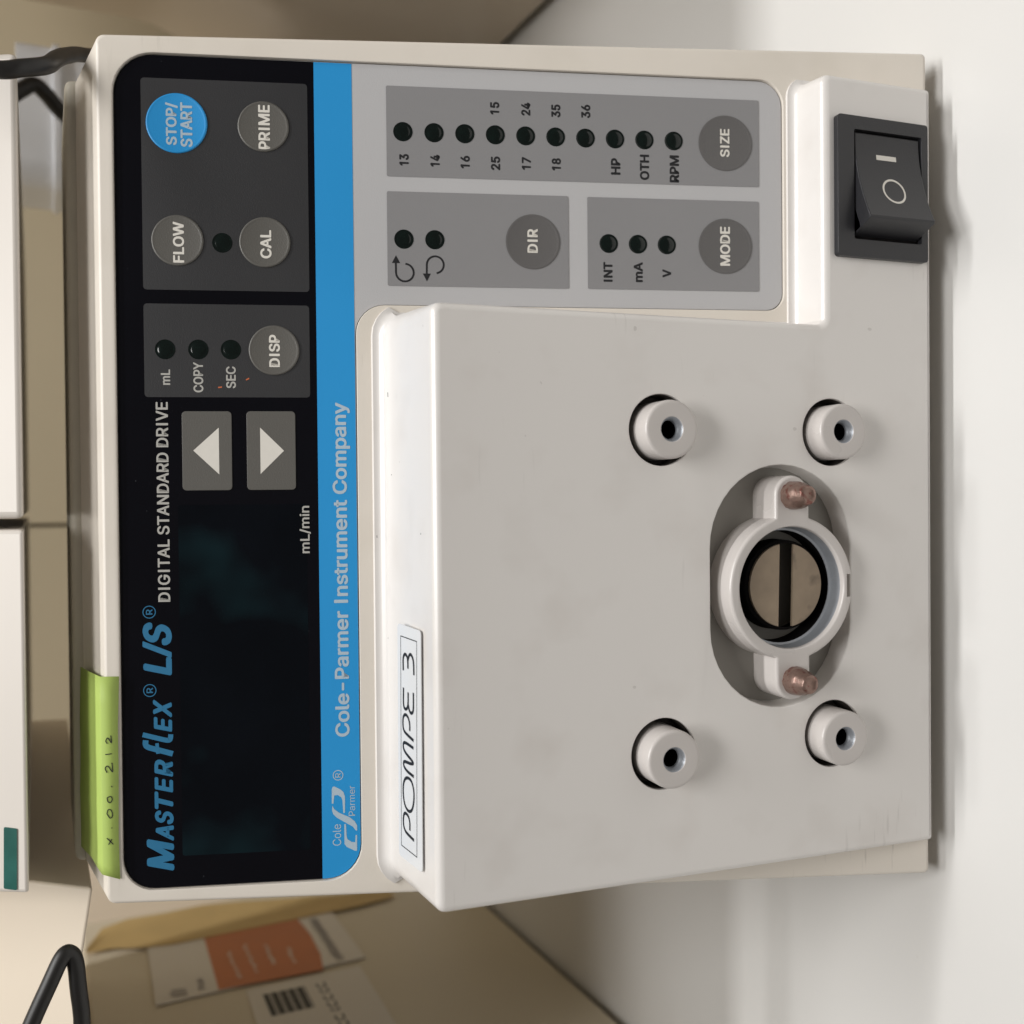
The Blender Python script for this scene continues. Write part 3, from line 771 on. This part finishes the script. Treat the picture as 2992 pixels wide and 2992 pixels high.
# ================================================================== GREEN NOTE taped over the top edge
note = root('sticky_note', 'bright green paper note taped over the top left edge of the drive', 'note', (-72, 62, 201))
inv = Matrix.Translation(-Vector((-72, 62, 201)) * MM)
def strip_bm(fr, back):
    bm = bmesh.new()
    rows = []
    n = len(fr)
    for i in range(n):
        f, b = fr[i], back[i]
        pf = P_O + XW * f[0] + PU * f[1] + PN * 0.25
        cr = P_O + XW * (0.5 * (f[0] + b[0])) + PU * 205.9 + PN * 0.3
        cr2 = HO + XW * (0.5 * (f[0] + b[0])) + HV * 0.4 + HN * 0.35
        pb = HO + XW * b[0] + HV * b[1] + HN * (0.35 + 0.5 * abs(math.sin(i * 1.7)))
        pm = cr2.lerp(pb, 0.5) + HN * 0.15
        rows.append([bm.verts.new((p) * MM) for p in (pf, cr, cr2, pm, pb)])
    for i in range(n - 1):
        for k in range(4): bm.faces.new((rows[i][k], rows[i][k + 1], rows[i + 1][k + 1], rows[i + 1][k]))
    return bm
frp = [(-96.4, 202.3), (-92, 202.4), (-86, 202.5), (-78, 202.4), (-70, 202.3), (-60, 202.35), (-54, 202.1), (-48.6, 201.95)]
bkp = [(-94.0, 9.0), (-93.6, 19.0), (-88.5, 20.5), (-79.8, 19.5), (-70, 19.3), (-62.0, 19.0), (-56.5, 18.6), (-48.5, 17.8)]
g = finish(strip_bm(frp, bkp), 'paper', 'green', note, inv, smooth=50)
sm = g.modifiers.new('thickness', 'SOLIDIFY'); sm.thickness = 0.12 * MM; sm.offset = 1
g.data.materials.append(M['greendark'])
for p_ in g.data.polygons:
    c_ = p_.center * 1000 + Vector((-72, 62, 201))
    if -86 < c_.x < -52 and c_.y > 64.5 and c_.z > 202.5: p_.material_index = 1
bm = bmesh.new()
rnd = random.Random(3)
hw = [[(-88.2, 203.6), (-86.2, 205.2)], [(-88.0, 205.1), (-86.5, 203.7)], [(-84.4, 203.7), (-84.1, 203.8)],
      [(-80.9, 205.0), (-81.9, 204.4), (-81.2, 203.6), (-79.9, 203.9), (-79.8, 204.8), (-80.9, 205.1)],
      [(-77.6, 205.1), (-78.4, 204.3), (-77.5, 203.6), (-76.5, 204.1), (-76.8, 205.0), (-77.7, 205.0)], [(-74.6, 203.7), (-74.3, 203.8)],
      [(-71.0, 204.9), (-70.0, 205.2), (-69.6, 204.6), (-71.0, 203.7), (-69.0, 203.8)], [(-66.6, 205.2), (-66.8, 203.7)],
      [(-64.2, 204.8), (-63.4, 205.2), (-62.8, 204.6), (-64.2, 203.7), (-62.4, 203.7)]]
for g_ in hw:
    ax_, an_, sc_ = g_[0][0], rnd.uniform(-0.35, 0.1), rnd.uniform(0.75, 1.15)
    g_ = [(ax_ + (q_[0] - ax_) * sc_ + (q_[1] - 204.3) * an_, 204.35 + (q_[1] - 204.35) * sc_ * 0.9 + rnd.uniform(-0.12, 0.12)) for q_ in g_]
    stroke(bm, smoothpts(g_, 4), 0.22, 0.55)
sheet(bm, 'handwriting', 'ink', note, inv @ FP())

# ================================================================== BACKGROUND THINGS
# white rails over the drive (front face just behind the drive's top edge)
GR = 'white rails hung above the drive'
def rail(x0, x1, lb, rr):
    t = root('shelf_rail', lb, 'rail', ((x0 + x1) / 2, 110, 218.15), GR)
    ox, oy, oz = (x0 + x1) / 2, 110, 218.15
    b_ = box('rail_body', x0, 66, 218.15, x1, 300, 262, 'rail', t, bevel=rr, seg=4, loc=(ox, oy, oz))
    for v in b_.data.vertices:
        if v.co.y < 0: v.co.y += v.co.z * 0.6
    return t
r1 = rail(-98.0, -13.8, 'white rail left of the dark joint, with a dark green window', 1.0)
r2 = rail(-11.3, 95.7, 'white rail right of the dark joint, rounded at its free end', 1.6)
gb = prism_bm(roundpoly([(-97.2, 220.65), (-82.9, 220.45), (-82.6, 223.2), (-96.9, 223.4)], 0.3, 3), -0.6, 0.3)
for v in gb.verts:
    x, z, h = v.co
    v.co = Vector((x + 55.9 * MM, 66 * MM + 0.6 * (z - 218.15 * MM) - h - 110 * MM, z - 218.15 * MM))
finish(gb, 'green_window', 'greenwin', r1, None, label='dark green translucent window')
# unseen shelf added overhead to shade the back of the bench
sh = box('shade_shelf', 112, 62, 380, 760, 225, 404, 'rail', bevel=2, loc=(430, 200, 380))
sh.location = Vector((430, 200, 380)) * MM
tag(sh, 'unseen white board added above the steel instrument to shade the bench', 'shelf')
# cream cabinet at the left
cc = root('cream_cabinet', 'cream painted cabinet hanging left of the white rails', 'cabinet', (-300, 130, 205))
bm = bmesh.new()
cp = [(-700, 208.0), (-140, 206.7), (-120.2, 206.4), (-103.5, 203.9), (-103.0, 217), (-102.6, 262), (-700, 262)]
prismb = prism_bm([(x + 300, z - 205) for x, z in cp], -170, 51)
for v in prismb.verts:
    if v.co.z > 0: v.co.z -= max(0, v.co.y) * 0.8
finish(prismb, 'cabinet_body', 'creamcab', cc, Matrix(((1, 0, 0, 0), (0, 0, -1, 0), (0, 1, 0, 0), (0, 0, 0, 1))), bevel=0.8, seg=3)
cw = box('back_panel', -520, 420, 0, -196, 440, 261, 'creamcab', bevel=1.5, loc=(-330, 420, 0)); cw.location = Vector((-330, 420, 0)) * MM
tag(cw, 'upright cream panel standing behind the beige instrument and yellow tape', 'panel')

# left instrument with cards taped on its side
li = root('beige_instrument', 'low beige instrument box at the left with cards taped to its side', 'instrument', (-340, 240, 0))
box('casing', -520, 110, 3, -221, 366, 199, 'instr', li, bevel=2.5, seg=4, loc=(-340, 240, 0))
box('base_plinth', -515, 118, 0, -226, 360, 3.2, 'rubber', li, bevel=0, loc=(-340, 240, 0))
# right instrument
ri = root('steel_instrument', 'tall satin steel instrument box standing right of the drive', 'instrument', (360, 240, 0))
bm = bmesh.new()
prof = [(216, 4), (215.5, 20), (216, 96), (217.5, 106), (221, 114), (236, 150), (239, 158), (240, 168), (240, 330), (520, 330), (520, 4)]
finish(prism_bm([(x - 360, z) for x, z in prof], -126, 130), 'casing', 'steelbox', ri, Matrix(((1, 0, 0, 0), (0, 0, -1, 0), (0, 1, 0, 0), (0, 0, 0, 1))), bevel=2.5, seg=4, smooth=50)
box('base_plinth', 222, 118, 0, 515, 362, 4.2, 'rubber', ri, bevel=0, loc=(360, 240, 0))
# white tank and cables
vt = root('white_tank', 'white plastic tank behind the drive, at the right', 'tank', (168, 330, 0))
def SP(x0, x1, y0, y1, z0, z1, rr): pass
bm = prism_bm(roundpoly(rect(-34, -26, 30, 30), 12, 8), 0, 221)
finish(bm, 'tank_body', 'vessel', vt, bevel=7, seg=6, smooth=60)
bm = prism_bm(roundpoly(rect(-35.5, -27.5, 31.5, 31.5), 13, 8), 203, 206)
finish(bm, 'tank_rim', 'vessel', vt, bevel=1, seg=3, smooth=60)
cb = tube('power_cable', [(86.5, 54, 250), (87, 56, 232), (87.4, 57, 222), (88.6, 57, 217.0), (91.2, 60, 212.0), (97, 70, 209.6), (104.5, 86, 207.0), (115, 110, 202), (126, 140, 190), (130, 180, 150), (130, 220, 70), (128, 240, 5)], 1.95, 'rubber', n=20, res=12, org=(89, 61, 217))
cb.location = Vector((89, 61, 217)) * MM
tag(cb, 'black cable crossing in front of the right end of the white rail', 'cable')
cb2 = tube('power_cable', [(120, 262, 330), (132, 262, 262), (148, 263, 232), (159, 265, 219), (163, 267, 214), (161, 270, 209.5), (156, 276, 203), (150, 284, 190), (146, 290, 150), (144, 292, 60), (144, 290, 4)], 3.2, 'rubber', org=(163, 266, 216))
cb2.location = Vector((163, 266, 216)) * MM
tag(cb2, 'thicker black cable sagging in front of the white tank top', 'cable')
cb3 = tube('power_cable', [(-330, 230, 266), (-290, 120, 268), (-240, 68, 263), (-190, 60, 245), (-150, 60, 228), (-128, 60, 219), (-117, 60, 214.0), (-111.8, 60.5, 211.3), (-111.6, 61, 209.6), (-114.5, 61, 208.5), (-124, 61, 207.6), (-150, 62, 204), (-190, 66, 180), (-225, 72, 110), (-240, 76, 40), (-246, 78, 2.5)], 1.9, 'rubber', org=(-111, 60, 210))
cb3.location = Vector((-111, 60, 210)) * MM
tag(cb3, 'black cable bent into a tight loop at the lower left corner of the photo', 'cable')

# cards on the instrument side (plane x = -221): local x = toward viewer is -y, local y = z
def side(o=(0, 0, 0), h=0.0):
    # local (a,b,h) -> world (x=-221+h, y=a, z=b)
    return Matrix(((0, 0, 1, (-221 + h - o[0]) * MM), (1, 0, 0, -o[1] * MM), (0, 1, 0, -o[2] * MM), (0, 0, 0, 1)))
k1 = root('label_card', 'white card with an orange middle, taped under the yellow tape', 'card', (-221, 290, 125))
o1 = (-221, 290, 125)
q = [(258.8, 172.4), (318.9, 170.1), (324.0, 79.8), (263.6, 79.5)]
prism('card', q, 0.6, 1.1, 'card', k1, side(o1))
prism('orange_band', [(260.6, 146.2), (323.4, 143.9), (321.4, 98.0), (300, 96.5), (276, 97.5), (259.7, 100.3)], 1.0, 1.25, 'orange', k1, side(o1))
bm = bmesh.new()
for a0, a1, b0, b1 in ((262, 270, 158.5, 166.5), (264.5, 276, 151, 154.5), (266, 318, 88.5, 93.5)):
    n = max(2, int((a1 - a0) / 2.2))
    for k in range(n):
        xx = a0 + (a1 - a0) * k / n
        stroke(bm, [(xx, b0 + rnd.uniform(0, .6)), (xx + rnd.uniform(.2, 1.2), b1 - rnd.uniform(0, 1.5))], 1.0, 1.3 + k * 0.002)
sheet(bm, 'print_marks', 'greymark', k1, side(o1))['kind'] = 'stuff'
bm = bmesh.new()
for a0, a1, b in ((268, 300, 136), (270, 305, 128), (275, 300, 119), (272, 292, 110)):
    for k in range(int((a1 - a0) / 3)):
        stroke(bm, [(a0 + 3 * k, b), (a0 + 3 * k + rnd.uniform(.8, 2.2), b + rnd.uniform(-1, 1))], 1.3, 1.32 + k * 0.002)
sheet(bm, 'pale_print_marks', 'card', k1, side(o1))
k2 = root('barcode_card', 'pale card with a barcode, lowest on the beige instrument side', 'card', (-221, 230, 110))
o2 = (-221, 230, 110)
prism('card', [(188, 138), (256.5, 135.5), (257.5, 84.0), (190, 86.0)], 0.15, 0.55, 'card', k2, side(o2))
bm = bmesh.new()
for k in range(15):
    b = 112.2 + k * 1.22
    stroke(bm, [(228.5, b), (249.0, b - 0.3)], 0.5 + 0.45 * ((k * 7) % 3), 0.6)
sheet(bm, 'barcode', 'ink', k2, side(o2))
bm = bmesh.new()
for k, wd in enumerate((4.5, 3.2, 4.0, 4.4, 2.0, 4.2, 3.8, 4.4)):
    a = 249 - k * 6.2; stroke(bm, smoothpts([(a, 103), (a - wd, 103.4), (a - wd, 106), (a - 0.4, 106.4)], 4), 0.8, 0.6)
sheet(bm, 'print_marks', 'ink', k2, side(o2))['kind'] = 'stuff'
mk = root('masking_tape', 'crumpled yellow masking tape strip along the white and orange card', 'tape', (-221, 330, 120))
o3 = (-221, 330, 120)
bm = bmesh.new()
rows = []
pts0 = [(324.5, 196.5), (325, 186), (319, 172), (316.5, 158), (318, 140), (319, 120), (320, 100), (321, 82), (322, 64), (326, 44)]
pts1 = [(326, 197), (350, 188.5), (354, 176), (357, 158), (356, 140), (353, 120), (348, 102), (343, 86), (340, 66), (336, 46)]
for i in range(10):
    row = []
    for j in range(7):
        t = j / 6; a = pts0[i][0] * (1 - t) + pts1[i][0] * t; b = pts0[i][1] * (1 - t) + pts1[i][1] * t
        row.append(bm.verts.new((a * MM, b * MM, (1.45 + 1.6 * t * abs(math.sin(i * 1.3 + j * 0.9))) * MM)))
    rows.append(row)
for i in range(9):
    for j in range(6): bm.faces.new((rows[i][j], rows[i][j + 1], rows[i + 1][j + 1], rows[i + 1][j]))
mo_ = finish(bm, 'tape_strip', 'masking', mk, side(o3), smooth=60)
